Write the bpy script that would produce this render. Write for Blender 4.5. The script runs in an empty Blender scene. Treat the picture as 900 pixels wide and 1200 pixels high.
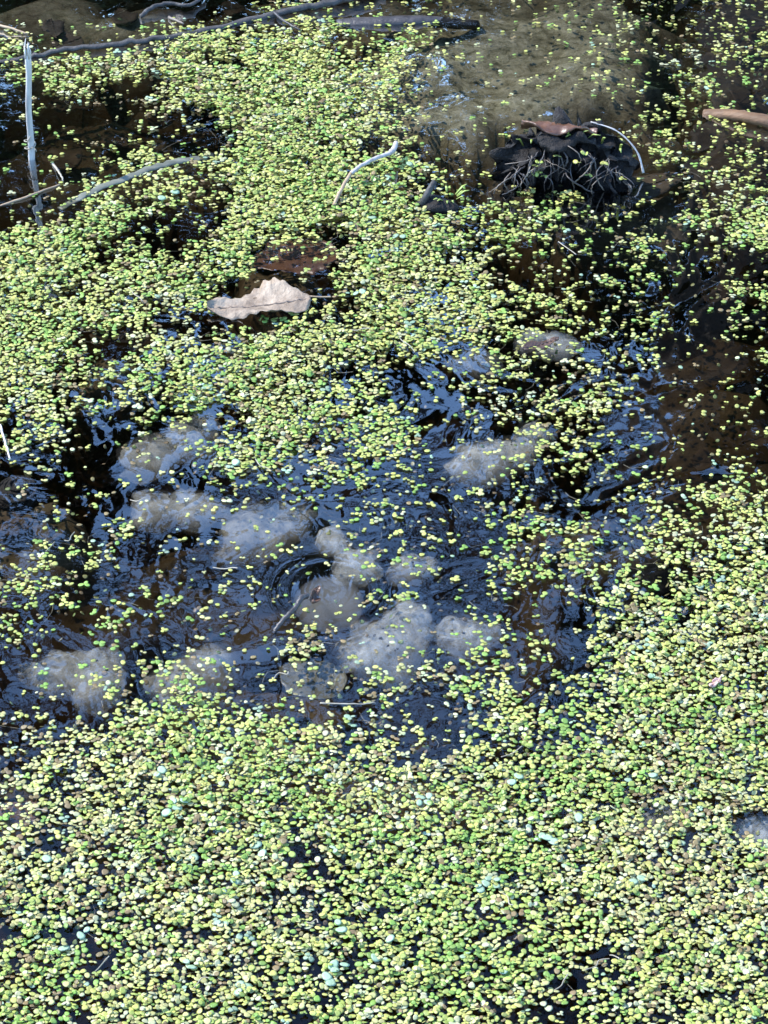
import bpy, bmesh, math, random
import numpy as np
from mathutils import Vector, Matrix, noise as mnoise

R = math.radians
SC = bpy.context.scene
COL = SC.collection

# ------------------------------------------------------------------ camera
CAM_H, PITCH, VFOV = 1.37, R(35.5), R(18.0)
cam_data = bpy.data.cameras.new('camera')
cam = bpy.data.objects.new('camera', cam_data)
COL.objects.link(cam)
cam.location = (0, 0, CAM_H)
cam.rotation_euler = (math.pi / 2 - PITCH, 0, 0)
cam_data.sensor_fit = 'VERTICAL'
cam_data.angle = VFOV
cam_data.clip_start = 0.05
cam_data.clip_end = 2000
SC.camera = cam

# ------------------------------------------------------------------ sky and sun
SUN_EL, SUN_AZ = R(50), R(-66)          # azimuth from +Y towards +X
world = bpy.data.worlds.new('World')
SC.world = world
world.use_nodes = True
wn = world.node_tree
wn.nodes.clear()
sky = wn.nodes.new('ShaderNodeTexSky')
sky.sky_type = 'NISHITA'
sky.sun_disc = False
sky.sun_elevation = SUN_EL
sky.sun_rotation = SUN_AZ
sky.air_density = 1.0
sky.dust_density = 0.0
sky.ozone_density = 6.0
bg = wn.nodes.new('ShaderNodeBackground')
bg.inputs[1].default_value = 0.15
wo = wn.nodes.new('ShaderNodeOutputWorld')
wn.links.new(sky.outputs[0], bg.inputs[0])
wn.links.new(bg.outputs[0], wo.inputs[0])

sun_d = bpy.data.lights.new('sun', 'SUN')
sun_d.energy = 2.05
sun_d.angle = R(0.5)
sun_d.color = (1.0, 0.95, 0.87)
sun = bpy.data.objects.new('sun', sun_d)
COL.objects.link(sun)
sdir = Vector((math.sin(SUN_AZ) * math.cos(SUN_EL), math.cos(SUN_AZ) * math.cos(SUN_EL), math.sin(SUN_EL)))
sun.rotation_euler = sdir.to_track_quat('Z', 'Y').to_euler()
sun.location = sdir * 20

vs = SC.view_settings
vs.view_transform = 'Standard'
vs.look = 'None'
vs.gamma = 1
vs.exposure = 1.95
vs.use_curve_mapping = False
SC.cycles.max_bounces = 8
SC.cycles.transparent_max_bounces = 16
SC.cycles.volume_bounces = 5
SC.cycles.caustics_reflective = False
SC.cycles.caustics_refractive = False
SC.cycles.sample_clamp_indirect = 4

# ------------------------------------------------------------------ photo pixel -> point in the place
FPX = 600 / math.tan(VFOV / 2)
CP, SP = math.cos(PITCH), math.sin(PITCH)

def P(px, py, z=0.0):
    a, b = (px - 450) / FPX, -(py - 600) / FPX
    dx, dy, dz = a, CP + b * SP, -SP + b * CP
    t = (z - CAM_H) / dz
    return Vector((dx * t, dy * t, z))

def pix(x, y, z=0.0):
    """points -> pixels of the photograph (numpy)"""
    ry, rz = y, z - CAM_H
    depth = ry * CP - rz * SP
    up = ry * SP + rz * CP
    return 450 + FPX * x / depth, 600 - FPX * up / depth

# ------------------------------------------------------------------ noise
def _hash(ix, iy, seed):
    h = (ix.astype(np.int64) * 374761393 + iy.astype(np.int64) * 668265263 + seed * 974634541) & 0x7fffffff
    h = ((h ^ (h >> 13)) * 1274126177) & 0x7fffffff
    return ((h ^ (h >> 16)) & 0xffff) / 65535.0

def vnoise(x, y, seed=0):
    x, y = np.asarray(x, float), np.asarray(y, float)
    ix, iy = np.floor(x), np.floor(y)
    fx, fy = x - ix, y - iy
    fx, fy = fx * fx * (3 - 2 * fx), fy * fy * (3 - 2 * fy)
    a, b = _hash(ix, iy, seed), _hash(ix + 1, iy, seed)
    c, d = _hash(ix, iy + 1, seed), _hash(ix + 1, iy + 1, seed)
    return (a * (1 - fx) + b * fx) * (1 - fy) + (c * (1 - fx) + d * fx) * fy

def fbm(x, y, seed=0, o=4):
    s, a, t = 0, 1, 0
    for k in range(o):
        s = s + a * vnoise(x * 2 ** k + 17 * k, y * 2 ** k - 9 * k, seed + k)
        t += a
        a *= 0.5
    return s / t

# ------------------------------------------------------------------ material helpers
class NT:
    def __init__(s, name):
        s.m = bpy.data.materials.new(name)
        s.m.use_nodes = True
        s.t = s.m.node_tree
        s.t.nodes.clear()
        s.out = s.n('ShaderNodeOutputMaterial')

    def n(s, typ, **kw):
        nd = s.t.nodes.new(typ)
        for k, v in kw.items():
            if k.startswith('i_'):
                key = k[2:]
                nd.inputs[int(key) if key.isdigit() else key.replace('_', ' ')].default_value = v
            else:
                setattr(nd, k, v)
        return nd

    def l(s, a, b):
        s.t.links.new(a, b)

    def noise(s, scale, detail=4, rough=0.55, dist=0.0, vec=None):
        nd = s.n('ShaderNodeTexNoise')
        nd.inputs['Scale'].default_value = scale
        nd.inputs['Detail'].default_value = detail
        nd.inputs['Roughness'].default_value = rough
        nd.inputs['Distortion'].default_value = dist
        if vec is not None:
            s.l(vec, nd.inputs['Vector'])
        return nd

    def coord(s, which='Object'):
        return s.n('ShaderNodeTexCoord').outputs[which]

    def ramp(s, fac, stops):
        r = s.n('ShaderNodeValToRGB')
        e = r.color_ramp.elements
        while len(e) < len(stops):
            e.new(0.5)
        for el, (p, c) in zip(e, stops):
            el.position = p
            el.color = (*c, 1) if len(c) == 3 else c
        s.l(fac, r.inputs[0])
        return r.outputs[0]

    def bump(s, h, strength, dist, normal=None):
        b = s.n('ShaderNodeBump')
        b.inputs['Strength'].default_value = strength
        b.inputs['Distance'].default_value = dist
        s.l(h, b.inputs['Height'])
        if normal is not None:
            s.l(normal, b.inputs['Normal'])
        return b.outputs[0]

    def bsdf(s, **kw):
        b = s.n('ShaderNodeBsdfPrincipled')
        for k, v in kw.items():
            b.inputs[k.replace('_', ' ')].default_value = v
        s.l(b.outputs[0], s.out.inputs[0])
        return b

def organic(name, c1, c2, scale=120, rough=0.7, bump=0.5, bdist=0.001, spec=0.5, stretch=(1, 1, 1), c3=None):
    """mottled two or three tone surface with fine relief"""
    t = NT(name)
    mp = t.n('ShaderNodeMapping')
    mp.inputs['Scale'].default_value = stretch
    t.l(t.coord(), mp.inputs[0])
    a = t.noise(scale, 5, 0.6, 0.3, mp.outputs[0])
    stops = [(0.3, c1), (0.7, c2)] if c3 is None else [(0.28, c1), (0.5, c2), (0.72, c3)]
    b = t.bsdf(Roughness=rough)
    b.inputs['Specular IOR Level'].default_value = spec
    t.l(t.ramp(a.outputs[0], stops), b.inputs['Base Color'])
    f = t.noise(scale * 3.1, 3, 0.6, 0.0, mp.outputs[0])
    t.l(t.bump(f.outputs[0], bump, bdist), b.inputs['Normal'])
    return t.m

M = {}
M['bark'] = organic('bark', (0.016, 0.013, 0.011), (0.05, 0.042, 0.034), 6, 0.9, 0.8, 0.02, 0.2, (1, 1, 0.25))
M['grey_wood'] = organic('grey_wood', (0.016, 0.015, 0.014), (0.085, 0.078, 0.07), 140, 0.6, 0.7, 0.001, 0.5, (1, 1, 1))
M['dark_wood'] = organic('dark_wood', (0.02, 0.016, 0.014), (0.07, 0.06, 0.055), 120, 0.45, 0.8, 0.001, 0.6)
M['pale_stick'] = organic('pale_stick', (0.30, 0.28, 0.25), (0.56, 0.53, 0.48), 160, 0.6, 0.5, 0.0008, 0.4, (1, 1, 0.15), (0.70, 0.67, 0.62))
M['white_twig'] = organic('white_twig', (0.34, 0.30, 0.26), (0.58, 0.54, 0.5), 130, 0.55, 0.5, 0.0006)
M['tan_twig'] = organic('tan_twig', (0.28, 0.19, 0.11), (0.45, 0.33, 0.2), 130, 0.55, 0.5, 0.0006)
M['brown_stick'] = organic('brown_stick', (0.06, 0.032, 0.016), (0.24, 0.13, 0.06), 90, 0.6, 0.7, 0.0012, 0.4, (0.3, 1, 1))
M['reed'] = organic('reed', (0.07, 0.075, 0.055), (0.20, 0.20, 0.15), 90, 0.5, 0.5, 0.0006, 0.5, (0.2, 1, 1))
M['dead_leaf'] = organic('dead_leaf', (0.10, 0.072, 0.048), (0.26, 0.195, 0.135), 48, 0.6, 1.0, 0.002, 0.4, (1, 1, 1), (0.42, 0.33, 0.235))
M['leaf_vein'] = organic('leaf_vein', (0.14, 0.10, 0.07), (0.25, 0.19, 0.14), 150, 0.6)
M['wet_leaf'] = organic('wet_leaf', (0.045, 0.025, 0.016), (0.12, 0.07, 0.045), 60, 0.3, 0.6, 0.0008, 0.6)
M['rust_leaf'] = organic('rust_leaf', (0.05, 0.022, 0.012), (0.16, 0.075, 0.038), 60, 0.4, 0.6, 0.0008, 0.6)
M['olive_leaf'] = organic('olive_leaf', (0.05, 0.048, 0.03), (0.15, 0.14, 0.095), 50, 0.4, 0.5, 0.0008, 0.5)
M['sunk_leaf'] = organic('sunk_leaf', (0.05, 0.038, 0.027), (0.13, 0.097, 0.065), 50, 0.7, 0.5, 0.0008)
M['sunk_leaf_dark'] = organic('sunk_leaf_dark', (0.035, 0.028, 0.022), (0.10, 0.075, 0.05), 50, 0.7, 0.5, 0.0008)
M['needles'] = organic('needles', (0.02, 0.035, 0.015), (0.05, 0.07, 0.03), 8, 0.7, 0.2, 0.01, 0.2)
M['peat'] = organic('peat', (0.004, 0.003, 0.0025), (0.016, 0.012, 0.009), 110, 0.75, 1.0, 0.003, 0.4)
M['straw'] = organic('straw', (0.22, 0.19, 0.13), (0.42, 0.37, 0.28), 90, 0.5, 0.3, 0.0004)
M['root'] = organic('root', (0.07, 0.055, 0.04), (0.26, 0.21, 0.16), 90, 0.55, 0.3, 0.0004)
M['fibre'] = organic('fibre', (0.14, 0.13, 0.09), (0.4, 0.38, 0.28), 70, 0.6, 0.3, 0.0003)
M['pink_scale'] = organic('pink_scale', (0.55, 0.3, 0.24), (0.75, 0.5, 0.42), 200, 0.5)
M['embryo'] = organic('embryo', (0.02, 0.02, 0.018), (0.06, 0.055, 0.05), 300, 0.5)
M['green_sprig'] = organic('green_sprig', (0.22, 0.30, 0.05), (0.42, 0.50, 0.12), 200, 0.4)

def jelly_mat(name, colr, dens, veil=0.0):
    t = NT(name)
    pv = t.n('ShaderNodeVolumePrincipled')
    pv.inputs['Color'].default_value = (*colr, 1)
    pv.inputs['Density'].default_value = dens
    pv.inputs['Anisotropy'].default_value = 0.2
    t.l(pv.outputs[0], t.out.inputs['Volume'])
    if veil:
        co = t.coord('Object')
        a = t.noise(62, 5, 0.68, 1.3, co)
        df = t.n('ShaderNodeBsdfDiffuse')
        df.inputs[0].default_value = (0.62, 0.65, 0.64, 1)
        f = t.noise(210, 4, 0.65, 0.8, co)
        t.l(t.bump(f.outputs[0], 1.0, 0.002), df.inputs['Normal'])
        tr = t.n('ShaderNodeBsdfTransparent')
        ms = t.n('ShaderNodeMixShader')
        t.l(t.ramp(a.outputs[0], [(0.38, (0, 0, 0)), (0.66, (veil, veil, veil))]), ms.inputs[0])
        t.l(tr.outputs[0], ms.inputs[1])
        t.l(df.outputs[0], ms.inputs[2])
        t.l(ms.outputs[0], t.out.inputs[0])
    return t.m

M['jelly'] = jelly_mat('jelly', (0.93, 0.95, 0.95), 6)
M['jelly_mid'] = jelly_mat('jelly_mid', (0.93, 0.95, 0.95), 16, 0.46)
M['jelly_core'] = jelly_mat('jelly_core', (0.94, 0.96, 0.96), 32, 0.26)
M['jelly_dim'] = jelly_mat('jelly_dim', (0.86, 0.86, 0.82), 16)
M['jelly_dim_mid'] = jelly_mat('jelly_dim_mid', (0.88, 0.88, 0.84), 22, 0.4)
M['jelly_dim_core'] = jelly_mat('jelly_dim_core', (0.9, 0.9, 0.87), 35, 0.35)

# duckweed: the tint of each frond is its own pigment, stored on its mesh
def frond_mat(name, tint=None, dull=False):
    t = NT(name)
    b = t.bsdf(Roughness=0.42)
    b.inputs['Specular IOR Level'].default_value = 0.5
    b.inputs['Subsurface Weight'].default_value = 0.0
    if tint is None:
        at = t.n('ShaderNodeAttribute')
        at.attribute_name = 'tint'
        colr = at.outputs['Color']
    else:
        oi = t.n('ShaderNodeObjectInfo')
        h = t.n('ShaderNodeHueSaturation')
        h.inputs['Color'].default_value = (*tint, 1)
        mr = t.n('ShaderNodeMapRange')
        mr.inputs['To Min'].default_value = 0.8
        mr.inputs['To Max'].default_value = 1.18
        t.l(oi.outputs['Random'], mr.inputs['Value'])
        t.l(mr.outputs[0], h.inputs['Value'])
        colr = h.outputs[0]
    co = t.coord()
    a = t.noise(700, 3, 0.5, 0, co)
    mx = t.n('ShaderNodeMixRGB', blend_type='MULTIPLY')
    mx.inputs[0].default_value = 0.5
    t.l(colr, mx.inputs[1])
    t.l(t.ramp(a.outputs[0], [(0.3, (0.62, 0.66, 0.55)), (0.65, (1, 1, 1))]), mx.inputs[2])
    t.l(mx.outputs[0], b.inputs['Base Color'])
    t.l(t.bump(a.outputs[0], 0.35, 0.0004), b.inputs['Normal'])
    tr = t.n('ShaderNodeBsdfTranslucent')
    t.l(mx.outputs[0], tr.inputs[0])
    ms = t.n('ShaderNodeMixShader')
    ms.inputs[0].default_value = 0.22
    t.l(b.outputs[0], ms.inputs[1])
    t.l(tr.outputs[0], ms.inputs[2])
    t.l(ms.outputs[0], t.out.inputs[0])
    return t.m

M['frond'] = frond_mat('frond')
TINTS = {
    'yellow-green': (0.56, 0.56, 0.15),
    'lime green': (0.43, 0.51, 0.12),
    'straw-yellow': (0.60, 0.57, 0.23),
    'fresh green': (0.28, 0.45, 0.09),
    'pale cream': (0.60, 0.60, 0.34),
}
for k, c in TINTS.items():
    M[k] = frond_mat('frond_' + k.replace(' ', '_').replace('-', '_'), c)
M['bluish'] = frond_mat('frond_bluish', (0.40, 0.55, 0.36))

# water: clear brown-stained body under a smooth, faintly rippled skin
def water_mat():
    t = NT('water')
    co = t.coord()
    n1 = t.noise(11, 1.5, 0.42, 1.4, co)
    n2 = t.noise(48, 2, 0.5, 0.8, co)
    b1 = t.bump(n1.outputs[0], 1.0, 0.0018)
    b2 = t.bump(n2.outputs[0], 1.0, 0.00015, b1)
    lw = t.n('ShaderNodeLayerWeight')
    lw.inputs['Blend'].default_value = 0.5
    t.l(b2, lw.inputs['Normal'])
    pw = t.n('ShaderNodeMath', operation='POWER')
    pw.inputs[1].default_value = 3.4
    t.l(lw.outputs['Facing'], pw.inputs[0])
    fr = t.n('ShaderNodeMath', operation='MULTIPLY_ADD')
    fr.inputs[1].default_value = 2.7
    fr.inputs[2].default_value = 0.006
    t.l(pw.outputs[0], fr.inputs[0])
    gl = t.n('ShaderNodeBsdfGlossy')
    gl.inputs['Roughness'].default_value = 0.02
    t.l(b2, gl.inputs['Normal'])
    tr = t.n('ShaderNodeBsdfTransparent')
    tr.inputs[0].default_value = (0.97, 0.97, 0.96, 1)
    ms = t.n('ShaderNodeMixShader')
    t.l(fr.outputs[0], ms.inputs[0])
    t.l(tr.outputs[0], ms.inputs[1])
    t.l(gl.outputs[0], ms.inputs[2])
    t.l(ms.outputs[0], t.out.inputs[0])
    va = t.n('ShaderNodeVolumeAbsorption')
    va.inputs['Color'].default_value = (0.47, 0.40, 0.28, 1)
    va.inputs['Density'].default_value = 16
    t.l(va.outputs[0], t.out.inputs['Volume'])
    return t.m
M['water'] = water_mat()

def ground_mat():
    t = NT('ground')
    co = t.coord()
    a = t.noise(9, 8, 0.65, 0.6, co)
    f = t.noise(75, 8, 0.75, 0.5, co)
    mud = t.ramp(a.outputs[0], [(0.3, (0.07, 0.056, 0.043)), (0.5, (0.14, 0.112, 0.085)), (0.7, (0.25, 0.205, 0.15))])
    silt = t.ramp(f.outputs[0], [(0.36, (0.15, 0.145, 0.085)), (0.5, (0.50, 0.49, 0.33)), (0.64, (0.78, 0.77, 0.58))])
    at = t.n('ShaderNodeAttribute')
    at.attribute_name = 'silt'
    mx = t.n('ShaderNodeMixRGB')
    t.l(at.outputs['Fac'], mx.inputs[0])
    t.l(mud, mx.inputs[1])
    t.l(silt, mx.inputs[2])
    b = t.bsdf(Roughness=0.85)
    b.inputs['Specular IOR Level'].default_value = 0.2
    t.l(mx.outputs[0], b.inputs['Base Color'])
    t.l(t.bump(f.outputs[0], 0.9, 0.006), b.inputs['Normal'])
    return t.m
M['ground'] = ground_mat()

# landmarks that labels may name (pixel, name, reach in pixels)
MARKS = [(430, 200, 'the bent bleached twig', 80), (508, 240, 'the small black root clump', 60), (170, 200, 'the floating reed stem', 70),
         (305, 352, 'the pale dry leaf', 80), (885, 966, 'the wet grey egg mass', 60), (770, 956, 'the veiled grey egg mass', 70),
         (838, 800, 'the pinkish bud scale', 80), (20, 955, 'the wet dark leaf', 60), (200, 515, 'the pale lobed egg mass', 90),
         (662, 195, 'the sedge tussock', 100), (36, 130, 'the white stake', 90), (850, 138, 'the reddish-brown stick', 90),
         (385, 690, 'the risen egg dome', 60), (365, 795, 'the olive sunken leaf', 70), (90, 785, 'the squarish egg mass', 70),
         (455, 740, 'the largest egg mass', 70), (20, 570, 'the dark coiled lump', 80), (570, 525, 'the elongated egg mass', 80),
         (650, 396, 'the narrow whitish egg mass', 80), (170, 47, 'the long dark branch', 100)]
def near(px, py):
    best = min(MARKS, key=lambda m: math.hypot(px - m[0], (py - m[1]) * 1.5) / m[3])
    return best[2] if math.hypot(px - best[0], (py - best[1]) * 1.5) < best[3] else None

# ------------------------------------------------------------------ object helpers
def tag(o, label=None, cat=None, group=None, kind=None):
    if label: o['label'] = label
    if cat: o['category'] = cat
    if group: o['group'] = group
    if kind: o['kind'] = kind
    return o

def mesh_np(name, verts, faces, smooth=True):
    me = bpy.data.meshes.new(name)
    me.from_pydata([tuple(v) for v in verts], [], faces)
    me.update()
    if smooth:
        me.shade_smooth()
    return me

def obj(name, me, mat=None, parent=None, loc=(0, 0, 0)):
    o = bpy.data.objects.new(name, me)
    COL.objects.link(o)
    if mat is not None and me is not None and not me.materials:
        me.materials.append(mat)
    o.location = loc
    if parent is not None:
        o.parent = parent
    return o

def empty(name, loc=(0, 0, 0)):
    o = bpy.data.objects.new(name, None)
    COL.objects.link(o)
    o.location = loc
    o.empty_display_size = 0.01
    return o

class MB:
    def __init__(s):
        s.v, s.f = [], []

    def tube(s, pts, radii, sides=7, flat=1.0, cap=True, rough=0.0, rnd=random):
        pts = [Vector(p) for p in pts]
        base = len(s.v)
        n = len(pts)
        ax = (pts[-1] - pts[0]).normalized()
        up = Vector((0, 0, 1)) if abs(ax.z) < 0.8 else Vector((0, 1, 0))
        for i, p in enumerate(pts):
            d = (pts[min(i + 1, n - 1)] - pts[max(i - 1, 0)])
            d = d.normalized() if d.length > 1e-9 else Vector((0, 0, 1))
            a = d.cross(up)
            if a.length < 1e-3:
                a = d.cross(Vector((1, 0, 0)))
            a.normalize()
            b = a.cross(d)
            r = radii[i] if hasattr(radii, '__len__') else radii
            for k in range(sides):
                th = 2 * math.pi * k / sides
                rr = r * (1 + rough * (rnd.random() - 0.5))
                s.v.append(p + a * (math.cos(th) * rr) + b * (math.sin(th) * rr * flat))
        for i in range(n - 1):
            for k in range(sides):
                k2 = (k + 1) % sides
                s.f.append((base + i * sides + k, base + i * sides + k2, base + (i + 1) * sides + k2, base + (i + 1) * sides + k))
        if cap:
            s.f.append(tuple(base + k for k in range(sides))[::-1])
            s.f.append(tuple(base + (n - 1) * sides + k for k in range(sides)))
        return s

    def build(s, name, mat, parent=None, loc=(0, 0, 0), smooth=True):
        loc = Vector(loc)
        return obj(name, mesh_np(name, [v - loc for v in s.v], s.f, smooth), mat, parent, loc)

def smooth_path(pts, per=6, jitter=0.0, rnd=random):
    """Catmull-Rom through points"""
    pts = [Vector(p) for p in pts]
    out = []
    for i in range(len(pts) - 1):
        p0, p1, p2, p3 = pts[max(i - 1, 0)], pts[i], pts[i + 1], pts[min(i + 2, len(pts) - 1)]
        for k in range(per):
            t = k / per
            q = 0.5 * ((2 * p1) + (p2 - p0) * t + (2 * p0 - 5 * p1 + 4 * p2 - p3) * t * t + (3 * p1 - p0 - 3 * p2 + p3) * t ** 3)
            if jitter and (i or k):
                q = q + Vector((rnd.uniform(-1, 1), rnd.uniform(-1, 1), rnd.uniform(-1, 1))) * jitter
            out.append(q)
    out.append(pts[-1])
    return out

# ------------------------------------------------------------------ ground: one sheet, pond bed in its middle
SHALLOW = [  # px, py, rx, ry (pixels), depth, silt
    (610, 85, 200, 120, 0.010, 1.0), (470, 125, 90, 60, 0.016, 0.95), (540, 130, 140, 65, 0.010, 1.0), (700, 100, 80, 80, 0.014, 0.9), (640, 30, 170, 60, 0.012, 0.8),
    (130, 30, 160, 36, 0.010, 0.7), (60, 20, 90, 26, 0.010, 0.6), (300, 0, 300, 30, 0.032, 0.3), (870, 70, 90, 120, 0.048, 0.22),
    (735, 235, 95, 35, 0.024, 0.22), (845, 470, 95, 130, 0.075, 0.15), (700, 610, 110, 30, 0.05, 0.22),
    (20, 610, 90, 40, 0.042, 0.32), (640, 660, 40, 60, 0.07, 0.2), (330, 310, 60, 30, 0.04, 0.15),
    (130, 405, 70, 30, 0.045, 0.3), (480, 880, 120, 40, 0.06, 0.2), (150, 150, 130, 70, 0.055, 0.2),
    (350, 585, 60, 40, 0.045, 0.4), (15, 920, 40, 30, 0.035, 0.3), (250, 640, 150, 60, 0.07, 0.2), (300, 800, 140, 50, 0.06, 0.25),
]

def build_ground():
    N, k, a = 420, 8.0, 0.20
    u = np.linspace(-1, 1, N)
    gx = a * np.sinh(k * u)
    gy = 2.0 + a * np.sinh(k * u)
    X, Y = np.meshgrid(gx, gy)
    near = (np.abs(X) < 2) & (Y > 0.5) & (Y < 4.5)
    depth = np.full_like(X, 0.13)
    silt = np.zeros_like(X)
    px, py = pix(X, np.maximum(Y, 0.4), -0.03)
    wsum = np.full_like(X, 0.35)
    dsum = 0.35 * 0.13
    dsum = np.full_like(X, dsum)
    wob = (fbm(X * 20, Y * 26, 3, 5) - 0.5) * 1.5
    for (cx, cy, rx, ry, d, s) in SHALLOW:
        q = np.sqrt(((px - cx) / rx) ** 2 + ((py - cy) / ry) ** 2) + wob
        w = np.clip(1.25 - q, 0, 1)
        w = w * w * (3 - 2 * w) * near
        wsum += 3 * w
        dsum += 3 * w * d
        silt = np.maximum(silt, s * w)
    silt *= np.clip(0.35 + 1.1 * fbm(X * 30, Y * 45, 33, 4), 0, 1)
    depth = dsum / wsum
    z = -depth + (fbm(X * 22, Y * 22, 11) - 0.5) * 0.022 + (fbm(X * 70, Y * 70, 21, 3) - 0.5) * 0.007
    z = np.minimum(z, -0.006)
    # banks around the pond
    ex, ey = np.maximum(np.abs(X) - 3.2, 0), np.maximum(np.maximum(0.75 - Y, Y - 5.2), 0)
    dist = np.sqrt(ex ** 2 + ey ** 2)
    rise = np.clip(dist / 0.9, 0, 1)
    rise = rise * rise * (3 - 2 * rise)
    bank = 0.12 + 0.10 * fbm(X * 0.6, Y * 0.6, 5) + np.clip(dist - 2, 0, 60) * 0.02
    z = z * (1 - rise) + bank * rise
    silt *= (1 - rise)
    v = np.stack([X.ravel(), Y.ravel(), z.ravel()], 1)
    i = np.arange(N * N).reshape(N, N)
    q = np.stack([i[:-1, :-1], i[:-1, 1:], i[1:, 1:], i[1:, :-1]], -1).reshape(-1, 4)
    me = bpy.data.meshes.new('ground')
    me.vertices.add(len(v))
    me.vertices.foreach_set('co', v.astype(np.float32).ravel())
    me.loops.add(q.size)
    me.loops.foreach_set('vertex_index', q.astype(np.int32).ravel())
    me.polygons.add(len(q))
    me.polygons.foreach_set('loop_start', (np.arange(len(q)) * 4).astype(np.int32))
    me.polygons.foreach_set('loop_total', np.full(len(q), 4, np.int32))
    me.update(calc_edges=True)
    me.shade_smooth()
    at = me.attributes.new('silt', 'FLOAT', 'POINT')
    at.data.foreach_set('value', silt.ravel().astype(np.float32))
    o = obj('ground', me, M['ground'])
    tag(o, 'muddy pond bed and leaf-strewn ground around it', 'ground', kind='structure')
    return gx, gy, z

GX, GY, GZ = build_ground()

def bed(x, y):
    i = int(np.clip(np.searchsorted(GX, x), 1, len(GX) - 1))
    j = int(np.clip(np.searchsorted(GY, y), 1, len(GY) - 1))
    return float(GZ[j, i])

# ------------------------------------------------------------------ water: skin at z = 0 with a body below
def build_water():
    x0, x1, y0, y1, zb = -4.2, 4.2, 0.0, 6.2, -0.6
    hx = P(385, 692)
    xs = np.concatenate([[x0], np.linspace(hx.x - 0.12, hx.x + 0.12, 141), [x1]])
    ys = np.concatenate([[y0], np.linspace(hx.y - 0.16, hx.y + 0.16, 161), [y1]])
    nx, ny = len(xs), len(ys)
    X, Y = np.meshgrid(xs, ys)
    r = np.hypot((X - hx.x) / 0.027, (Y - hx.y) / 0.030)
    # rings of the swell that the risen egg jelly pushes up
    Z = 0.0004 * np.exp(-((r - 1.3) / 0.3) ** 2) * np.cos((r - 1.3) * 8) + 0.0030 * np.exp(-(r / 0.95) ** 4)
    v = [tuple(p) for p in np.stack([X.ravel(), Y.ravel(), Z.ravel()], 1)]
    f = []
    idx = lambda j, i: j * nx + i
    for j in range(ny - 1):
        for i in range(nx - 1):
            f.append((idx(j, i), idx(j, i + 1), idx(j + 1, i + 1), idx(j + 1, i)))
    b = len(v)
    ring = [idx(0, i) for i in range(nx)] + [idx(j, nx - 1) for j in range(1, ny)] + \
           [idx(ny - 1, i) for i in range(nx - 2, -1, -1)] + [idx(j, 0) for j in range(ny - 2, 0, -1)]
    for k in ring:
        v.append((v[k][0], v[k][1], zb))
    n = len(ring)
    for k in range(n):
        f.append((ring[(k + 1) % n], ring[k], b + k, b + (k + 1) % n))
    f.append(tuple(b + k for k in range(n))[::-1])
    me = mesh_np('water', v, f)
    o = obj('water', me, M['water'])
    tag(o, 'dark still pond water mirroring blue sky and bare trees', 'water', kind='structure')
build_water()

# ------------------------------------------------------------------ bare trees on the far bank (seen mirrored in the water)
def tree(x, y, h, r0, seed, lean=(0, 0), first=0.32, nb=26, label=''):
    rnd = random.Random(seed)
    gz = bed(x, y)
    t = empty('bare_tree', (x, y, gz))
    tag(t, label, 'tree', 'bare trees on the bank beyond the pond')
    pts, rad = [], []
    n = 18
    wx, wy = rnd.uniform(0, 6), rnd.uniform(0, 6)
    for i in range(n + 1):
        s = i / n
        pts.append(Vector((lean[0] * s * s * h + 0.10 * math.sin(wx + 4 * s), lean[1] * s * s * h + 0.10 * math.sin(wy + 5 * s), s * h - 0.1)))
        rad.append(r0 * (1 - s) ** 0.8 * (1 + 0.5 * math.exp(-s * 25)) + 0.012)
    tm = MB().tube(pts, rad, 10, rough=0.12, rnd=rnd)
    obj('trunk', mesh_np('trunk', tm.v, tm.f), M['bark'], t)
    bm = MB()
    def limb(p, d, L, r, lev):
        m = 5 if lev < 2 else 3
        q = [p.copy()]
        dd = d.copy()
        for k in range(m):
            dd = (dd + Vector((rnd.uniform(-1, 1), rnd.uniform(-1, 1), rnd.uniform(-0.5, 0.9))) * 0.22).normalized()
            q.append(q[-1] + dd * (L / m))
        bm.tube(q, [r * (1 - 0.8 * k / m) + 0.007 for k in range(m + 1)], 5 if lev < 2 else 3, cap=False)
        if lev < 3:
            for k in range(rnd.randint(3, 4) if lev < 2 else rnd.randint(1, 3)):
                s = rnd.uniform(0.25, 1.0)
                i = min(int(s * m), m - 1)
                p2 = q[i].lerp(q[i + 1], s * m - i)
                d2 = (dd + Vector((rnd.uniform(-1, 1), rnd.uniform(-1, 1), rnd.uniform(-0.3, 0.8))) * 0.95).normalized()
                limb(p2, d2, L * rnd.uniform(0.38, 0.6), r * 0.45, lev + 1)
    for k in range(nb):
        s = first + (0.98 - first) * (k + rnd.random()) / nb
        i = min(int(s * n), n - 1)
        p = pts[i].lerp(pts[i + 1], s * n - i)
        th = k * 2.4 + rnd.uniform(-0.5, 0.5)
        d = Vector((math.cos(th), math.sin(th), rnd.uniform(0.25, 0.9))).normalized()
        limb(p, d, h * 0.30 * (1.15 - s) * rnd.uniform(0.7, 1.2), rad[i] * 0.38, 1)
    obj('crown', mesh_np('crown', bm.v, bm.f), M['bark'], t)
    return t

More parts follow.
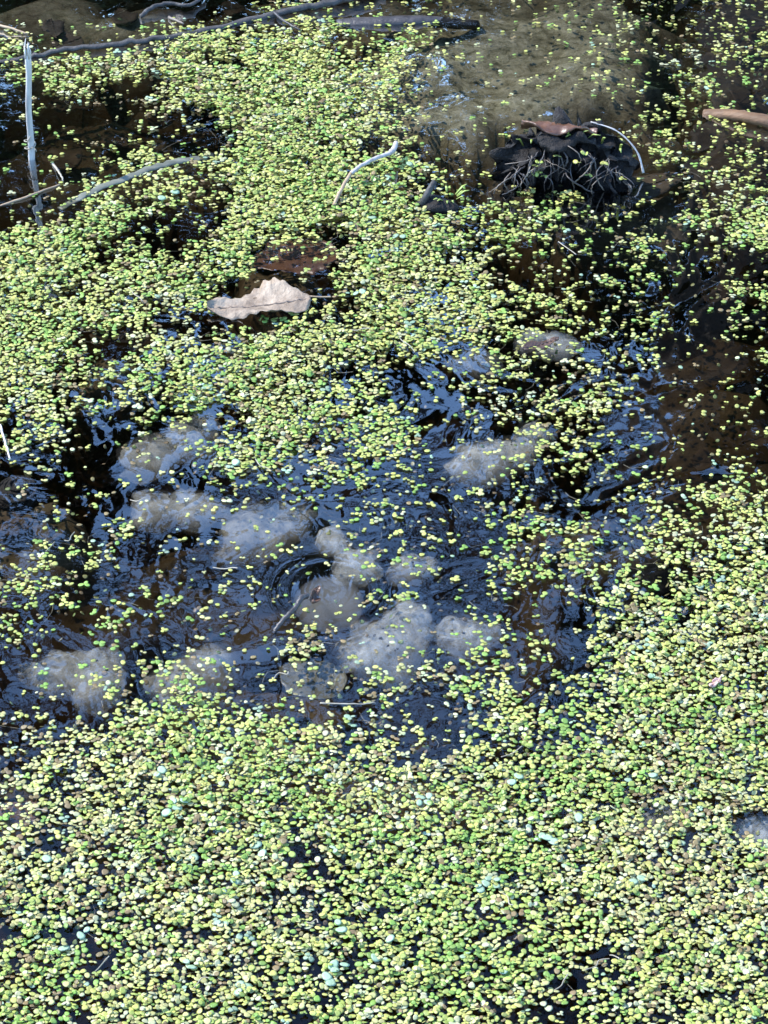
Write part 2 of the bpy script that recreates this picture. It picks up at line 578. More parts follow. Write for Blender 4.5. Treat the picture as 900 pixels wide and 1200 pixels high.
def az(px, dist):
    return math.tan(math.atan((px - 450) / FPX * 1.0 / math.cos(PITCH))) * dist
TREES = [  # px column, distance, height, trunk radius, seed, lean, first limb
    (850, 9.0, 13.0, 0.20, 3, (0.0, 0.0), 0.62, 20, 'thickest bare tree, its broad trunk mirrored as a dark band'),
    (195, 13.0, 15.0, 0.09, 5, (0.01, 0.0), 0.38, 22, 'slender bare tree leaning slightly among the others on the bank'),
    (375, 15.0, 17.0, 0.15, 8, (-0.005, 0.0), 0.48, 22, 'tall bare tree with a straight trunk on the bank'),
    (640, 16.0, 18.0, 0.17, 11, (0.0, 0.0), 0.46, 24, 'tallest bare tree with a dark straight trunk'),
    (-80, 11.0, 12.0, 0.13, 14, (-0.02, 0.0), 0.36, 22, 'bare tree with low limbs beyond the white stake'),
    (1120, 12.0, 14.0, 0.15, 17, (0.02, 0.0), 0.36, 22, 'bare tree with low limbs beside the thickest trunk'),
]
TREES += [
    (60, 14.0, 15.0, 0.17, 21, (0.01, 0.0), 0.34, 26, 'bare tree with crowded limbs near the slender leaning one'),
    (715, 14.0, 15.0, 0.11, 25, (-0.01, 0.0), 0.36, 26, 'bare tree with crowded limbs near the thickest trunk'),
]
for (tx, td, th, tr, sd, ln, fi, nb, lb) in TREES:
    tree(az(tx, td), td, th, tr, sd, ln, fi, nb * 4 // 7, lb)

def conifer(x, y, h, r, seed, label):
    rnd = random.Random(seed)
    gz = bed(x, y)
    t = empty('conifer', (x, y, gz))
    tag(t, label, 'tree', 'dark conifers on the bank beyond the pond')
    m = MB().tube([Vector((0, 0, -0.1)), Vector((0.05, 0, h * 0.5)), Vector((0, 0.03, h))], [0.11, 0.07, 0.01], 8)
    obj('trunk', mesh_np('trunk', m.v, m.f), M['bark'], t)
    v, f = [], []
    for k in range(int(900 * h)):
        s = rnd.random() ** 0.75
        z = h * (0.06 + 0.94 * (1 - s))
        rr = r * s * (0.55 + 0.45 * rnd.random()) * (0.8 + 0.3 * math.sin(z * 7 + seed))
        a = rnd.uniform(0, 6.283)
        p = Vector((rr * math.cos(a), rr * math.sin(a), z - 0.25 * rr))
        d = Vector((math.cos(a), math.sin(a), rnd.uniform(-0.6, 0.2))).normalized() * rnd.uniform(0.10, 0.24)
        w = d.cross(Vector((rnd.uniform(-1, 1), rnd.uniform(-1, 1), 1))).normalized() * rnd.uniform(0.02, 0.05)
        b = len(v)
        v += [p - d * 0.5, p + w, p + d * 0.5, p - w]
        f.append((b, b + 1, b + 2, b + 3))
    obj('crown', mesh_np('crown', v, f, False), M['needles'], t)
for (tx, td, hh, rr, sd, lb) in [
    (-150, 10.5, 6.4, 1.5, 1, 'broad conifer at the open end of the conifer row'), (40, 12.0, 7.2, 1.1, 2, 'slim conifer behind the white stake'),
    (180, 13.0, 7.3, 0.9, 9, 'narrow pointed conifer next to the slim one'), (310, 12.5, 6.3, 0.9, 3, 'short conifer in the middle of the row'),
    (450, 11.5, 5.3, 1.1, 4, 'full low conifer beside the short one'), (590, 13.0, 6.6, 0.9, 5, 'dense conifer next to the full low one'),
    (685, 11.5, 6.6, 0.8, 6, 'thin conifer between the dense one and the thickest bare trunk'),
    (925, 10.5, 7.4, 1.0, 7, 'tall conifer beside the thickest bare trunk'), (775, 16.0, 7.8, 0.75, 10, 'slim conifer set back in the gap of the row'), (1080, 11.0, 7.0, 1.5, 8, 'broad tall conifer at the end beyond the thickest trunk')]:
    conifer(az(tx, td), td, hh + 0.6, rr, sd, lb)

# ------------------------------------------------------------------ egg masses: lobed jelly lying just under the surface
def lobed(lobes, seed, amp=0.10, sub=4):
    """lobes: (centre, radii); their union as one lumpy closed surface (vertices pushed out from a shared core)"""
    bm = bmesh.new()
    bmesh.ops.create_icosphere(bm, subdivisions=sub, radius=1)
    c0 = sum((Vector(c) for c, r in lobes), Vector()) / len(lobes)
    for v in bm.verts:
        d = v.co.normalized()
        best = 0
        for c, r in lobes:
            c, r = Vector(c) - c0, Vector(r)
            # ray from core into ellipsoid
            o = Vector((-c.x / r.x, -c.y / r.y, -c.z / r.z))
            e = Vector((d.x / r.x, d.y / r.y, d.z / r.z))
            A, B, C = e.dot(e), 2 * o.dot(e), o.dot(o) - 1
            D = B * B - 4 * A * C
            if D > 0:
                best = max(best, (-B + math.sqrt(D)) / (2 * A))
        best = max(best, 0.004)
        p = d * best
        s = Vector((seed * 7.1, seed * 3.3, 0))
        k = 1 + amp * (mnoise.noise(p * 55 + s) + 0.6 * mnoise.noise(p * 120 + s))
        v.co = c0 + p * k
    me = bpy.data.meshes.new('jelly')
    bm.to_mesh(me)
    bm.free()
    me.shade_smooth()
    return me

MASSES = [
    # (list of lobes px,py,half width px,half depth px (seen)), top depth, material, specks, label
    ([(175, 520, 34, 22), (220, 500, 36, 22), (240, 488, 22, 12)], 0.010, 'jelly', 3, 'pale lobed egg mass under the tongue of duckweed reaching over dark water'),
    ([(185, 582, 34, 20), (228, 585, 30, 22)], 0.013, 'jelly', 3, 'long greyish egg mass between the lobed mass and the blue reflections'),
    ([(295, 610, 40, 30), (335, 600, 30, 20)], 0.018, 'jelly_dim', 4, 'broad brownish egg mass under rippled blue sky reflections'),
    ([(388, 626, 21, 15), (416, 652, 28, 22)], 0.006, 'jelly', 7, 'bright two-lobed egg mass just behind the risen jelly dome'),
    ([(480, 655, 26, 16)], 0.011, 'jelly', 3, 'small pale round egg mass beside the bright two-lobed one'),
    ([(452, 742, 50, 30), (480, 715, 34, 24), (435, 760, 30, 16)], 0.007, 'jelly', 8, 'largest bright egg mass, wide and speckled, beside the brown twig'),
    ([(545, 732, 38, 22)], 0.008, 'jelly', 4, 'streaked pale egg mass next to the largest speckled one'),
    ([(70, 775, 46, 22), (112, 790, 34, 30), (120, 765, 30, 14)], 0.012, 'jelly', 4, 'squarish pale egg mass above the black hollow in the bed'),
    ([(240, 770, 36, 26), (205, 790, 30, 20)], 0.017, 'jelly_dim', 4, 'dim grey egg mass touching the edge of the thick duckweed mat'),
    ([(565, 530, 40, 20), (600, 520, 30, 16), (625, 500, 24, 12)], 0.008, 'jelly', 3, 'elongated pale egg mass among loose scattered duckweed'),
    ([(650, 396, 34, 12), (622, 392, 22, 10)], 0.002, 'jelly', 0, 'narrow whitish egg mass at the surface under a dark leaf scrap'),
    ([(560, 415, 28, 14)], 0.011, 'jelly_dim', 0, 'faint small egg mass with a dark curved edge'),
    ([(885, 966, 30, 15)], 0.0015, 'jelly', 2, 'grey egg mass breaking the thick mat with a wet glint'),
    ([(770, 956, 40, 15)], 0.006, 'jelly', 0, 'veiled grey egg mass half covered by thick duckweed'),
]
def egg_mass(spec, seed):
    lobes, top, mat, specks, label = spec
    rnd = random.Random(seed)
    top += 0.007 if mat == 'jelly_dim' or top > 0.009 else 0.0035
    c = P(sum(l[0] for l in lobes) / len(lobes), sum(l[1] for l in lobes) / len(lobes), -top - 0.01)
    L = []
    for (px, py, hw, hd) in lobes:
        q = P(px, py, -top)
        s = (P(px + 10, py, -top) - q).length / 10
        sy = (P(px, py - 10, -top) - q).length / 10
        rx, ry = hw * s * 1.05, hd * sy * 1.05
        rz = min(rx, ry) * 0.58
        L.append(((q.x - c.x, q.y - c.y, -top - rz - c.z), (rx, ry, rz)))
    extra = []
    for (lc, lr) in L:                      # small satellite lobes break up the outline
        for k in range(4):
            a = rnd.uniform(0, 6.283)
            g = rnd.uniform(0.35, 0.6)
            extra.append(((lc[0] + math.cos(a) * lr[0] * 0.75, lc[1] + math.sin(a) * lr[1] * 0.75, lc[2] + lr[2] * rnd.uniform(-0.2, 0.35)), (lr[0] * g, lr[1] * g, lr[2] * g)))
    shrink = lambda k: [(lc, tuple(r * k for r in lr)) for lc, lr in L + extra]
    me = lobed(shrink(1.0), seed, 0.22)
    t = empty('egg_mass', c)
    tag(t, label, 'egg mass', 'jelly egg masses under the water')
    obj('jelly', me, M[mat], t)
    inner = lobed(shrink(0.86), seed + 40, 0.24)
    obj('inner_jelly', inner, M[mat + '_mid'], t)
    core = lobed(shrink(0.5), seed + 80, 0.6)
    obj('milky_core', core, M[mat + '_core'], t)
    for (lc, lr) in L:
        for k in range(8):
            a = rnd.uniform(0, 6.283)
            q = math.sqrt(rnd.random()) * 0.8
            g = rnd.uniform(0.16, 0.36)
            pc = (lc[0] + math.cos(a) * q * lr[0], lc[1] + math.sin(a) * q * lr[1], lc[2] + lr[2] * (rnd.uniform(0.25, 0.72) * math.sqrt(1 - q * q)))
            obj('egg_cluster', lobed([((0, 0, 0), (lr[0] * g, lr[1] * g * rnd.uniform(0.6, 1.2), lr[2] * g))], seed * 31 + k, 0.7, 3), M[mat + '_core'], t, pc)
    if specks:
        ups = [v.co.copy() for v in inner.vertices if v.normal.z > 0.5]
        for k in range(specks * 2):
            p = rnd.choice(ups)
            bm = bmesh.new()
            bmesh.ops.create_icosphere(bm, subdivisions=1, radius=rnd.uniform(0.0005, 0.0012))
            bmesh.ops.scale(bm, vec=(1, rnd.uniform(1.2, 2.0), 0.8), verts=bm.verts)
            em = bpy.data.meshes.new('embryo')
            bm.to_mesh(em)
            bm.free()
            em.shade_smooth()
            e = obj('embryo', em, M['embryo'], t, p)
            e.rotation_euler.z = rnd.uniform(0, 3)
for i, sp in enumerate(MASSES):
    egg_mass(sp, i + 1)

# the egg jelly that has risen to the surface inside a ring of swell
def risen():
    c = P(385, 690)
    me = lobed([((0, 0, -0.014), (0.025, 0.028, 0.0145)), ((0.006, -0.006, -0.013), (0.018, 0.02, 0.0138))], 77, 0.04)
    t = empty('egg_mass', c)
    tag(t, 'domed egg mass pushing the water up in rings beside the brown twig', 'egg mass', 'jelly egg masses under the water')
    obj('jelly', me, M['jelly_dim'], t)
risen()

# ------------------------------------------------------------------ leaves
def leaf_mesh(L, W, seed, teeth=0, fold=0.2, curl=0.1, wave=0.05, thick=0.0006, nu=44, nv=12, bend=0.0):
    """blade along +x from 0 to L; closed thin shell with a folded midrib, curled rim and toothed outline"""
    rnd = random.Random(seed)
    ph = rnd.uniform(0, 6)
    v, f = [], []
    def pt(i, j, side):
        u = i / nu
        s = (j / nv) * 2 - 1
        w = W * 0.5 * (math.sin(math.pi * min(1, u ** 0.75)) ** 0.7 + 0.02)
        if teeth:
            w *= 1 + 0.20 * (abs(((u * teeth + (0.3 if s > 0 else 0)) % 1) - 0.5) * 2 - 0.5) * (1 if abs(s) > 0.99 else 0.35)
        w *= 1 + 0.16 * mnoise.noise(Vector((u * 4, s * 0.5 + 9, seed))) + 0.10 * mnoise.noise(Vector((u * 13, s * 0.5 + 3, seed)))
        x = u * L
        y = s * w + bend * L * math.sin(math.pi * u)
        z = fold * abs(s) * w + curl * L * (u - 0.5) ** 2 + wave * L * math.sin(ph + u * 9 + s * 2.5) * abs(s) ** 1.5
        z += 0.35 * wave * L * mnoise.noise(Vector((u * 9, s * 3, seed * 3)))
        # side veins stand up as low ridges
        z += 0.0011 * max(0, math.cos((u * 9 - abs(s) * 1.6) * 2 * math.pi)) ** 4 * (1 - s * s)
        return Vector((x, y, z + side * thick))
    for side in (0, -1):
        for i in range(nu + 1):
            for j in range(nv + 1):
                v.append(pt(i, j, side))
    n1 = (nu + 1) * (nv + 1)
    g = lambda i, j: i * (nv + 1) + j
    for i in range(nu):
        for j in range(nv):
            f.append((g(i, j), g(i + 1, j), g(i + 1, j + 1), g(i, j + 1)))
            f.append((n1 + g(i, j), n1 + g(i, j + 1), n1 + g(i + 1, j + 1), n1 + g(i + 1, j)))
    for i in range(nu):
        f.append((g(i, 0), n1 + g(i, 0), n1 + g(i + 1, 0), g(i + 1, 0)))
        f.append((g(i, nv), g(i + 1, nv), n1 + g(i + 1, nv), n1 + g(i, nv)))
    mid = [pt(i, nv // 2, 0) + Vector((0, 0, 0.0001)) for i in range(nu + 1)]
    return mesh_np('blade', v, f), mid

def leaf(name, a, b, W, z, mat, label, cat='leaf', seed=1, stalk=0.0, group=None, rx=0.0, **kw):
    """leaf whose base sits at pixel a and whose tip points to pixel b"""
    A, B = P(*a, z), P(*b, z)
    d = B - A
    me, mid = leaf_mesh(d.length, W, seed, **kw)
    t = empty(name, A)
    t.rotation_euler = (rx, 0, math.atan2(d.y, d.x))
    tag(t, label, cat, group)
    obj('blade', me, mat, t)
    k = MB().tube(mid, [0.0009 * (1 - 0.75 * i / len(mid)) + 0.0002 for i in range(len(mid))], 5)
    obj('midrib', mesh_np('midrib', k.v, k.f), M['leaf_vein'] if mat == M['dead_leaf'] else mat, t)
    if stalk:
        k = MB().tube(smooth_path([mid[0], mid[0] + Vector((-stalk * 0.5, 0.002, -0.0005)), mid[0] + Vector((-stalk, 0.004, 0.0))], 5),
                      0.0007, 5)
        obj('leaf_stalk', mesh_np('leaf_stalk', k.v, k.f), M['tan_twig'], t)
    return t

# pale curled leaf lying on the duckweed
leaf('dead_leaf', (364, 353), (243, 365), 0.046, 0.0015, M['dead_leaf'], 'pale tan dry leaf with toothed edges curled on the duckweed',
     seed=4, stalk=0.016, teeth=10, fold=0.17, curl=0.16, wave=0.06, rx=R(3))
leaf('dead_leaf', (395, 295), (292, 312), 0.060, -0.012, M['rust_leaf'], 'dark reddish-brown leaf drowned beside the pale dry leaf',
     seed=6, teeth=7, fold=0.1, curl=0.05, wave=0.03)
leaf('dead_leaf', (400, 812), (328, 782), 0.042, -0.016, M['olive_leaf'], 'olive-brown sunken leaf with a clear edge near the brown twig',
     seed=9, teeth=0, fold=0.1, curl=0.02, wave=0.02)
leaf('leaf_scrap', (612, 410), (655, 398), 0.012, 0.0006, M['wet_leaf'], 'small dark leaf scrap lying across the narrow whitish egg mass',
     'leaf', seed=12, fold=0.1, curl=0.1, wave=0.05)
leaf('leaf_scrap', (364, 708), (370, 690), 0.008, 0.003, M['rust_leaf'], 'tiny upright rust-brown leaf scrap at the tip of the brown twig',
     'leaf', seed=13, fold=0.8, curl=0.6, wave=0.1, rx=R(40))
leaf('bud_scale', (832, 806), (845, 796), 0.005, 0.003, M['pink_scale'], 'tiny pinkish bud scale lying on thick duckweed', 'bud scale',
     seed=15, fold=0.6, curl=0.5, wave=0.1)
leaf('dead_leaf', (40, 965), (2, 945), 0.03, -0.004, M['wet_leaf'], 'wet dark leaf in the small gap of the mat', seed=21, fold=0.15, curl=0.1)
leaf('dead_leaf', (800, 205), (650, 250), 0.040, -0.020, M['sunk_leaf'], 'long brown sunken leaf lying in front of the sedge tussock',
     seed=23, fold=0.1, curl=0.02, wave=0.02)

rl = random.Random(44)
spots = [(95, 45), (60, 25), (150, 28), (210, 15), (260, 12), (120, 160), (60, 120), (190, 150), (30, 230), (90, 195), (20, 615), (60, 600),
         (100, 560), (130, 400), (160, 405), (705, 610), (650, 625), (770, 470), (830, 420), (870, 520), (810, 540), (650, 690), (220, 660),
         (330, 590), (850, 60), (880, 110), (870, 30), (770, 300), (15, 920), (480, 870), (520, 860), (180, 130), (250, 175), (350, 830),
         (640, 600), (250, 250), (420, 310), (460, 450), (520, 450), (850, 350)]
for i, (x, y) in enumerate(spots):
    q = P(x, y, -0.04)
    zb = bed(q.x, q.y)
    a = rl.uniform(0, 6.3)
    L = rl.uniform(25, 52)
    leaf('sunken_leaf', (x, y), (x + L * math.cos(a), y + L * 0.5 * math.sin(a)), rl.uniform(0.018, 0.04), min(zb + 0.012, -0.008),
         M['sunk_leaf'] if rl.random() < 0.55 else M['sunk_leaf_dark'], 'brown sunken leaf on the dim bed ' + ('near ' + near(x, y) if near(x, y) else 'away from every stick and egg mass'),
         seed=100 + i, fold=0.15, curl=rl.uniform(0, 0.15), wave=0.05, nu=14, nv=6, group='sunken leaves on the pond bed',
         teeth=rl.choice([0, 6, 8]))

# ------------------------------------------------------------------ sticks and twigs
rs = random.Random(7)
def stick(name, pts, rad, mat, label, cat='twig', sides=8, flat=1.0, rough=0.15, jit=0.0004, parent=None, per=6):
    pp = [P(p[0], p[1], p[2]) for p in pts]
    path = smooth_path(pp, per, jit, rs)
    n = len(path)
    rr = [rad[0] + (rad[1] - rad[0]) * i / (n - 1) for i in range(n)]
    m = MB().tube(path, rr, sides, flat, True, rough, rs)
    o = m.build(name, M[mat], parent, pp[0])
    if parent is None:
        tag(o, label, cat)
    return o

def stake():
    base = P(36, 186, 0)
    t = empty('stake', base)
    tag(t, 'upright bleached stick with a splintered top standing in the water', 'stake')
    H = 0.100
    path = [Vector((0.0035 * s + 0.0006 * math.sin(9 * s), 0, -0.010 + (H + 0.010) * s)) for s in np.linspace(0, 1, 22)]
    rad = [0.0030 - 0.0006 * s + 0.0006 * math.exp(-((s - 0.93) / 0.03) ** 2) for s in np.linspace(0, 1, 22)]
    m = MB().tube(path, rad, 12, rough=0.10, rnd=rs)
    obj('shaft', mesh_np('shaft', m.v, m.f), M['pale_stick'], t)
    top = path[-1]
    for k in range(5):
        a = k * 1.3
        p0 = top + Vector((math.cos(a) * 0.0018, math.sin(a) * 0.0018, -0.003))
        m = MB().tube([p0, p0 + Vector((math.cos(a) * 0.0006, math.sin(a) * 0.0006, 0.006 + 0.002 * k)),
                       p0 + Vector((0.0004 * k, 0, 0.010 + 0.004 * (k % 3)))], [0.0014, 0.0009, 0.0002], 5)
        obj('splinter', mesh_np('splinter', m.v, m.f), M['pale_stick'], t)
    pts = []
    for k in range(26):
        s = k / 25
        a = s * 2 * math.pi * 1.7
        pts.append(Vector((math.cos(a) * 0.0047 + 0.0003, math.sin(a) * 0.0047, 0.007 + 0.012 * s)))
    pts.append(pts[-1] + Vector((0.003, -0.002, 0.006)))
    m = MB().tube(pts, 0.0006, 5)
    obj('wrapped_fibre', mesh_np('wrapped_fibre', m.v, m.f), M['straw'], t)
stake()

stick('branch', [(-40, 78, -0.002), (20, 70, 0.0), (60, 62, 0.0015), (115, 54, 0.002), (170, 47, 0.002), (225, 40, 0.0005), (290, 24, 0.0), (340, 12, 0.002), (400, 0, 0.003), (450, -14, 0.003)],
      (0.0022, 0.0042), 'grey_wood', 'long dark grey branch lying in the water behind the white stake', 'branch', 10, 0.8, 0.45, 0.0013)
stick('sunken_log', [(395, 30, -0.004), (450, 26, -0.001), (500, 25, -0.002), (560, 30, -0.012)], (0.009, 0.007), 'dark_wood',
      'short dark log just awash at the edge of the silty shallows', 'log', 10, 0.6)
stick('twig', [(165, 19, 0.001), (180, 8, 0.003), (200, 4, 0.003), (222, 6, 0.003), (240, -6, 0.003)], (0.0022, 0.0016), 'grey_wood', 'crooked grey twig lying behind the long dark branch')
stick('twig', [(198, 20, 0.001), (215, 28, 0.003)], (0.0014, 0.0009), 'root', 'short brown twig stub beside the crooked grey twig')
stick('twig', [(-10, 28, 0.001), (12, 33, 0.002), (32, 40, 0.0)], (0.0016, 0.001), 'tan_twig', 'thin tan twig reaching towards the top of the white stake')
stick('twig', [(320, 14, 0.002), (335, 26, 0.004), (352, 35, 0.002)], (0.0014, 0.0009), 'dark_wood', 'thin dark twig crossing the end of the long branch')
stick('reed_stem', [(70, 245, -0.003), (105, 226, 0.0005), (140, 211, 0.0012), (180, 196, 0.0014), (215, 188, 0.001), (250, 182, -0.002)], (0.0036, 0.0046), 'reed',
      'flat grey-green reed stem floating among loose duckweed', 'reed', 10, 0.3, 0.4, 0.0008)
stick('twig', [(-5, 243, -0.001), (30, 231, 0.001), (70, 216, 0.0005)], (0.0013, 0.0008), 'tan_twig', 'thin brown twig floating in dark water below the white stake')
stick('twig', [(62, 192, 0.0), (70, 203, 0.003), (74, 212, 0.001)], (0.0012, 0.0006), 'straw', 'tiny straw-coloured twig tip poking from dark water')
stick('brown_stick', [(825, 134, -0.002), (850, 134, 0.002), (880, 138, 0.004), (915, 146, 0.003), (960, 152, 0.0)], (0.006, 0.008), 'brown_stick',
      'thick reddish-brown stick half afloat in open water', 'stick', 10, 0.7)

def bent_twig():
    t = empty('bent_twig', P(391, 240))
    tag(t, 'bent bleached twig arching over the duckweed, tan at its lower end', 'twig')
    b = t.location
    path = smooth_path([P(391, 241, 0.001), P(400, 222, 0.008), P(412, 202, 0.013)], 6, 0.0002, rs)
    m = MB().tube([p - b for p in path], 0.0016, 8, rough=0.2, rnd=rs)
    obj('lower_shaft', mesh_np('lower_shaft', m.v, m.f), M['tan_twig'], t)
    path = smooth_path([P(411.5, 203, 0.013), P(430, 190, 0.015), P(450, 182, 0.014), P(460, 177, 0.013), P(464, 167, 0.012)], 6, 0.0003, rs)
    n = len(path)
    m = MB().tube([p - b for p in path], [0.0018 + 0.0008 * math.exp(-((i / n - 0.75) / 0.15) ** 2) for i in range(n)], 8, rough=0.22, rnd=rs)
    obj('upper_shaft', mesh_np('upper_shaft', m.v, m.f), M['white_twig'], t)
bent_twig()
stick('twig', [(321, 744, -0.003), (325, 735, 0.001), (337, 721, 0.005), (345, 714, 0.006), (353, 702, 0.009), (360, 697, 0.008)], (0.0015, 0.0021), 'dark_wood',
      'short dark brown twig leaning out of the water at the risen egg dome')
stick('twig', [(0, 498, 0.001), (6, 518, 0.004), (12, 538, 0.003)], (0.0009, 0.0007), 'pale_stick', 'thin pale grass stem on the duckweed near the dark coiled lump')
stick('twig', [(375, 824, 0.001), (415, 825, 0.002), (440, 824, 0.001)], (0.0006, 0.0004), 'straw', 'fine straw lying flat below the olive sunken leaf')

def small_clump():
    t = empty('root_clump', P(508, 240))
    tag(t, 'small black root clump with a short stub and green sprigs', 'root clump')
    me = lobed([((0, 0, -0.002), (0.014, 0.012, 0.007)), ((0.011, 0.004, -0.002), (0.010, 0.010, 0.006))], 31, 0.9, 4)
    obj('mound', me, M['peat'], t)
    m = MB().tube([Vector((-0.010, -0.004, 0.002)), Vector((-0.004, 0.002, 0.012)), Vector((0.001, 0.006, 0.020))], [0.003, 0.0028, 0.0022], 8, rough=0.2, rnd=rs)
    obj('stub', mesh_np('stub', m.v, m.f), M['grey_wood'], t)
    for k in range(9):
        a = rs.uniform(0, 6.3)
        p0 = Vector((0.012 + math.cos(a) * 0.008, 0.006 + math.sin(a) * 0.008, 0.004))
        d = Vector((math.cos(a), math.sin(a), 0.8)) * rs.uniform(0.006, 0.012)
        m = MB().tube([p0, p0 + d * 0.6, p0 + d + Vector((0, 0, -0.003))], [0.0008, 0.0012, 0.0003], 5, 0.4)
        obj('sprig', mesh_np('sprig', m.v, m.f), M['green_sprig'], t)
small_clump()

def coiled_lump():
    t = empty('dark_lump', P(20, 570, -0.006))
    tag(t, 'dark round coiled lump just under the water beside the duckweed edge', 'lump')
    me = lobed([((0, 0, -0.008), (0.016, 0.019, 0.009))], 52, 0.12)
    obj('core', me, M['peat'], t)
    for k, r in enumerate((0.006, 0.010, 0.014)):
        pts = [Vector((math.cos(a) * r, math.sin(a) * r * 1.15, 0.0014 - 0.0022 * k)) for a in np.linspace(0.2 * k, 6.0 + 0.2 * k, 30)]
        m = MB().tube(pts, 0.0016, 6)
        obj('coil', mesh_np('coil', m.v, m.f), M['peat'], t)
coiled_lump()

# ------------------------------------------------------------------ sedge tussock
def tussock():
    rnd = random.Random(5)
    c = P(662, 205)
    t = empty('sedge_tussock', c)
    tag(t, 'black hollow sedge tussock with hanging pale roots and a rusty cap', 'tussock')
    s = (P(672, 205) - P(662, 205)).length / 10
    me = lobed([((0, 0.010, 0.004), (0.050, 0.040, 0.030)), ((-0.028, 0.006, 0.0), (0.030, 0.03, 0.022)), ((0.034, -0.004, 0.0), (0.026, 0.032, 0.018)), ((0.004, 0.02, 0.012), (0.03, 0.022, 0.028))], 41, 0.5, 5)
    for v in me.vertices:                   # the front is washed out into a dark hollow under the turf
        f = min(1, max(0, (-v.normal.y - 0.05) / 0.5)) * min(1, max(0, (0.034 - v.co.z) / 0.012))
        v.co.y += 0.034 * f * math.exp(-(v.co.x / 0.045) ** 2)
    obj('mound', me, M['peat'], t)
    # rusty cap: a curled dead leaf sheath arched over the back
    cap, mid = leaf_mesh(0.066, 0.036, 17, teeth=5, fold=-0.35, curl=-0.28, wave=0.07, thick=0.0015)
    o = obj('cap', cap, M['rust_leaf'], t, (-0.038, 0.016, 0.047))
    o.rotation_euler = (R(-28), R(6), R(-4))
    # hanging roots and dead blades
    for k in range(58):
        a = rnd.uniform(-0.050, 0.050)
        top = 0.034 * (1 - (a / 0.062) ** 2) + 0.002
        h0 = top * rnd.uniform(0.45, 1.05)
        p0 = Vector((a, -0.006 - 0.022 * (1 - h0 / 0.04), h0))
        sl = rnd.gauss(0, 0.55)
        L = rnd.uniform(0.010, 0.034)
        d = Vector((math.sin(sl), -0.45, -math.cos(sl) * 0.8)) * L
        bow = Vector((rnd.uniform(-0.3, 0.3) * L, -0.3 * L, 0.15 * L))
        pe = p0 + d
        pe.z = max(pe.z, 0.0005)
        m = MB().tube(smooth_path([p0, p0.lerp(pe, 0.4) + bow, p0.lerp(pe, 0.75) + bow * 0.7, pe], 4, 0.0005, rnd), rnd.uniform(0.0003, 0.0008), 5, rnd.choice([1, 0.5]))
        obj('root', mesh_np('root', m.v, m.f), M[rnd.choices(['dark_wood', 'root', 'straw'], (0.68, 0.27, 0.05))[0]], t)
    # bleached blade arching down to the right
    p = [Vector((0.022, 0.022, 0.040)), Vector((0.045, 0.016, 0.034)), Vector((0.062, 0.006, 0.020)), Vector((0.068, -0.004, 0.004))]
    m = MB().tube(smooth_path(p, 6), [0.0008, 0.0011, 0.0012] * 6 + [0.0013], 6, 0.5)
    obj('blade', mesh_np('blade', m.v, m.f), M['white_twig'], t)
    for k in range(10):
        a0 = rnd.uniform(-0.05, 0.055)
        p0 = Vector((a0, 0.004, 0.028 * (1 - (a0 / 0.07) ** 2) + 0.006))
        p1 = p0 + Vector((rnd.uniform(-0.012, 0.012), -0.008, rnd.uniform(0.002, 0.012)))
        m = MB().tube([p0, (p0 + p1) / 2 + Vector((0, 0, 0.003)), p1], [0.0008, 0.0012, 0.0003], 5, 0.5)
        obj('sprig', mesh_np('sprig', m.v, m.f), M['green_sprig'], t)
    return c
TUS = tussock()
bpy.data.objects['sedge_tussock'].scale = (0.98, 0.95, 1.0)

# thin fibres lying across the mat
rf = random.Random(91)
for (x, y) in [(80, 630), (160, 585), (265, 665), (310, 545), (420, 385), (475, 403), (330, 790), (120, 1130), (235, 1150), (60, 640), (425, 1060), (595, 1055),
               (665, 290), (160, 345), (515, 900), (600, 880), (780, 915), (845, 1000), (700, 1130), (660, 1150), (720, 1120), (350, 1050), (365, 1080), (45, 950)]:
    a, L = rf.uniform(-0.9, 0.9), rf.uniform(12, 30)
    pts = [P(x + L * s * math.cos(a) + rf.uniform(-3, 3), y + L * s * math.sin(a) + rf.uniform(-3, 3), 0.003 + 0.002 * math.sin(3 * s)) for s in (-0.5, -0.15, 0.2, 0.5)]
    m = MB().tube(smooth_path(pts, 5), 0.00045, 4)
    o = m.build('dead_grass_fibre', M['straw'] if rf.random() < 0.6 else M['fibre'], None, pts[0])
    tag(o, 'fine dry grass fibre lying ' + ('near ' + near(x, y) if near(x, y) else 'loose across the floating duckweed'), 'fibre', 'dry fibres lying on the duckweed')

# ------------------------------------------------------------------ duckweed
GRID = """
0000010011 3332223211 2133322433
4211247777 9885464211 2214423444
5557778866 8986654321 1223244544
1265525789 9998754101 1121222533
0100134369 8987643111 1111134343
0112242227 9997543222 2101555344
1111455559 9998765311 4012035554
1124667548 9889875332 6641003555
2467742228 8999987557 5532343567
7887642467 3434888766 5423553556
9885667887 0026987563 3223433243
8776777731 0046787775 5655342166
8886752411 5666888776 6555562242
8873256667 8888888654 5434322113
7777567888 8872522226 4465443222
6666667877 7765522355 4555423223
5632145236 8876663233 4563232222
5431221378 8856663233 4553333222
3311112267 5466532233 4454432244
1322111132 2123232433 4343443588
0213542222 1123342325 5643476467
3534211221 1322434224 3563356577
4434211122 2212424433 5554527777
4343334432 2211442133 2227777788
5323522222 1444213233 3227888999
1211324331 2542234365 3326998999
1313535533 2324455665 3455888988
2211667874 4333442246 4445898878
4555689987 7575534446 8766899888
5766899999 8887655688 7888988999
4656889899 9878878888 8977788787
2647878989 9888888888 8887878885
5557889999 8678787788 7878888763
6777688967 7455777676 8878989887
8678789988 7545888898 7778889888
7766688988 7667668767 7657888988
5764786568 8777777876 6646888889
6754778888 7776657766 6754688888
8875788988 7678777777 7545778888
8875788988 7678777777 7545778888
"""
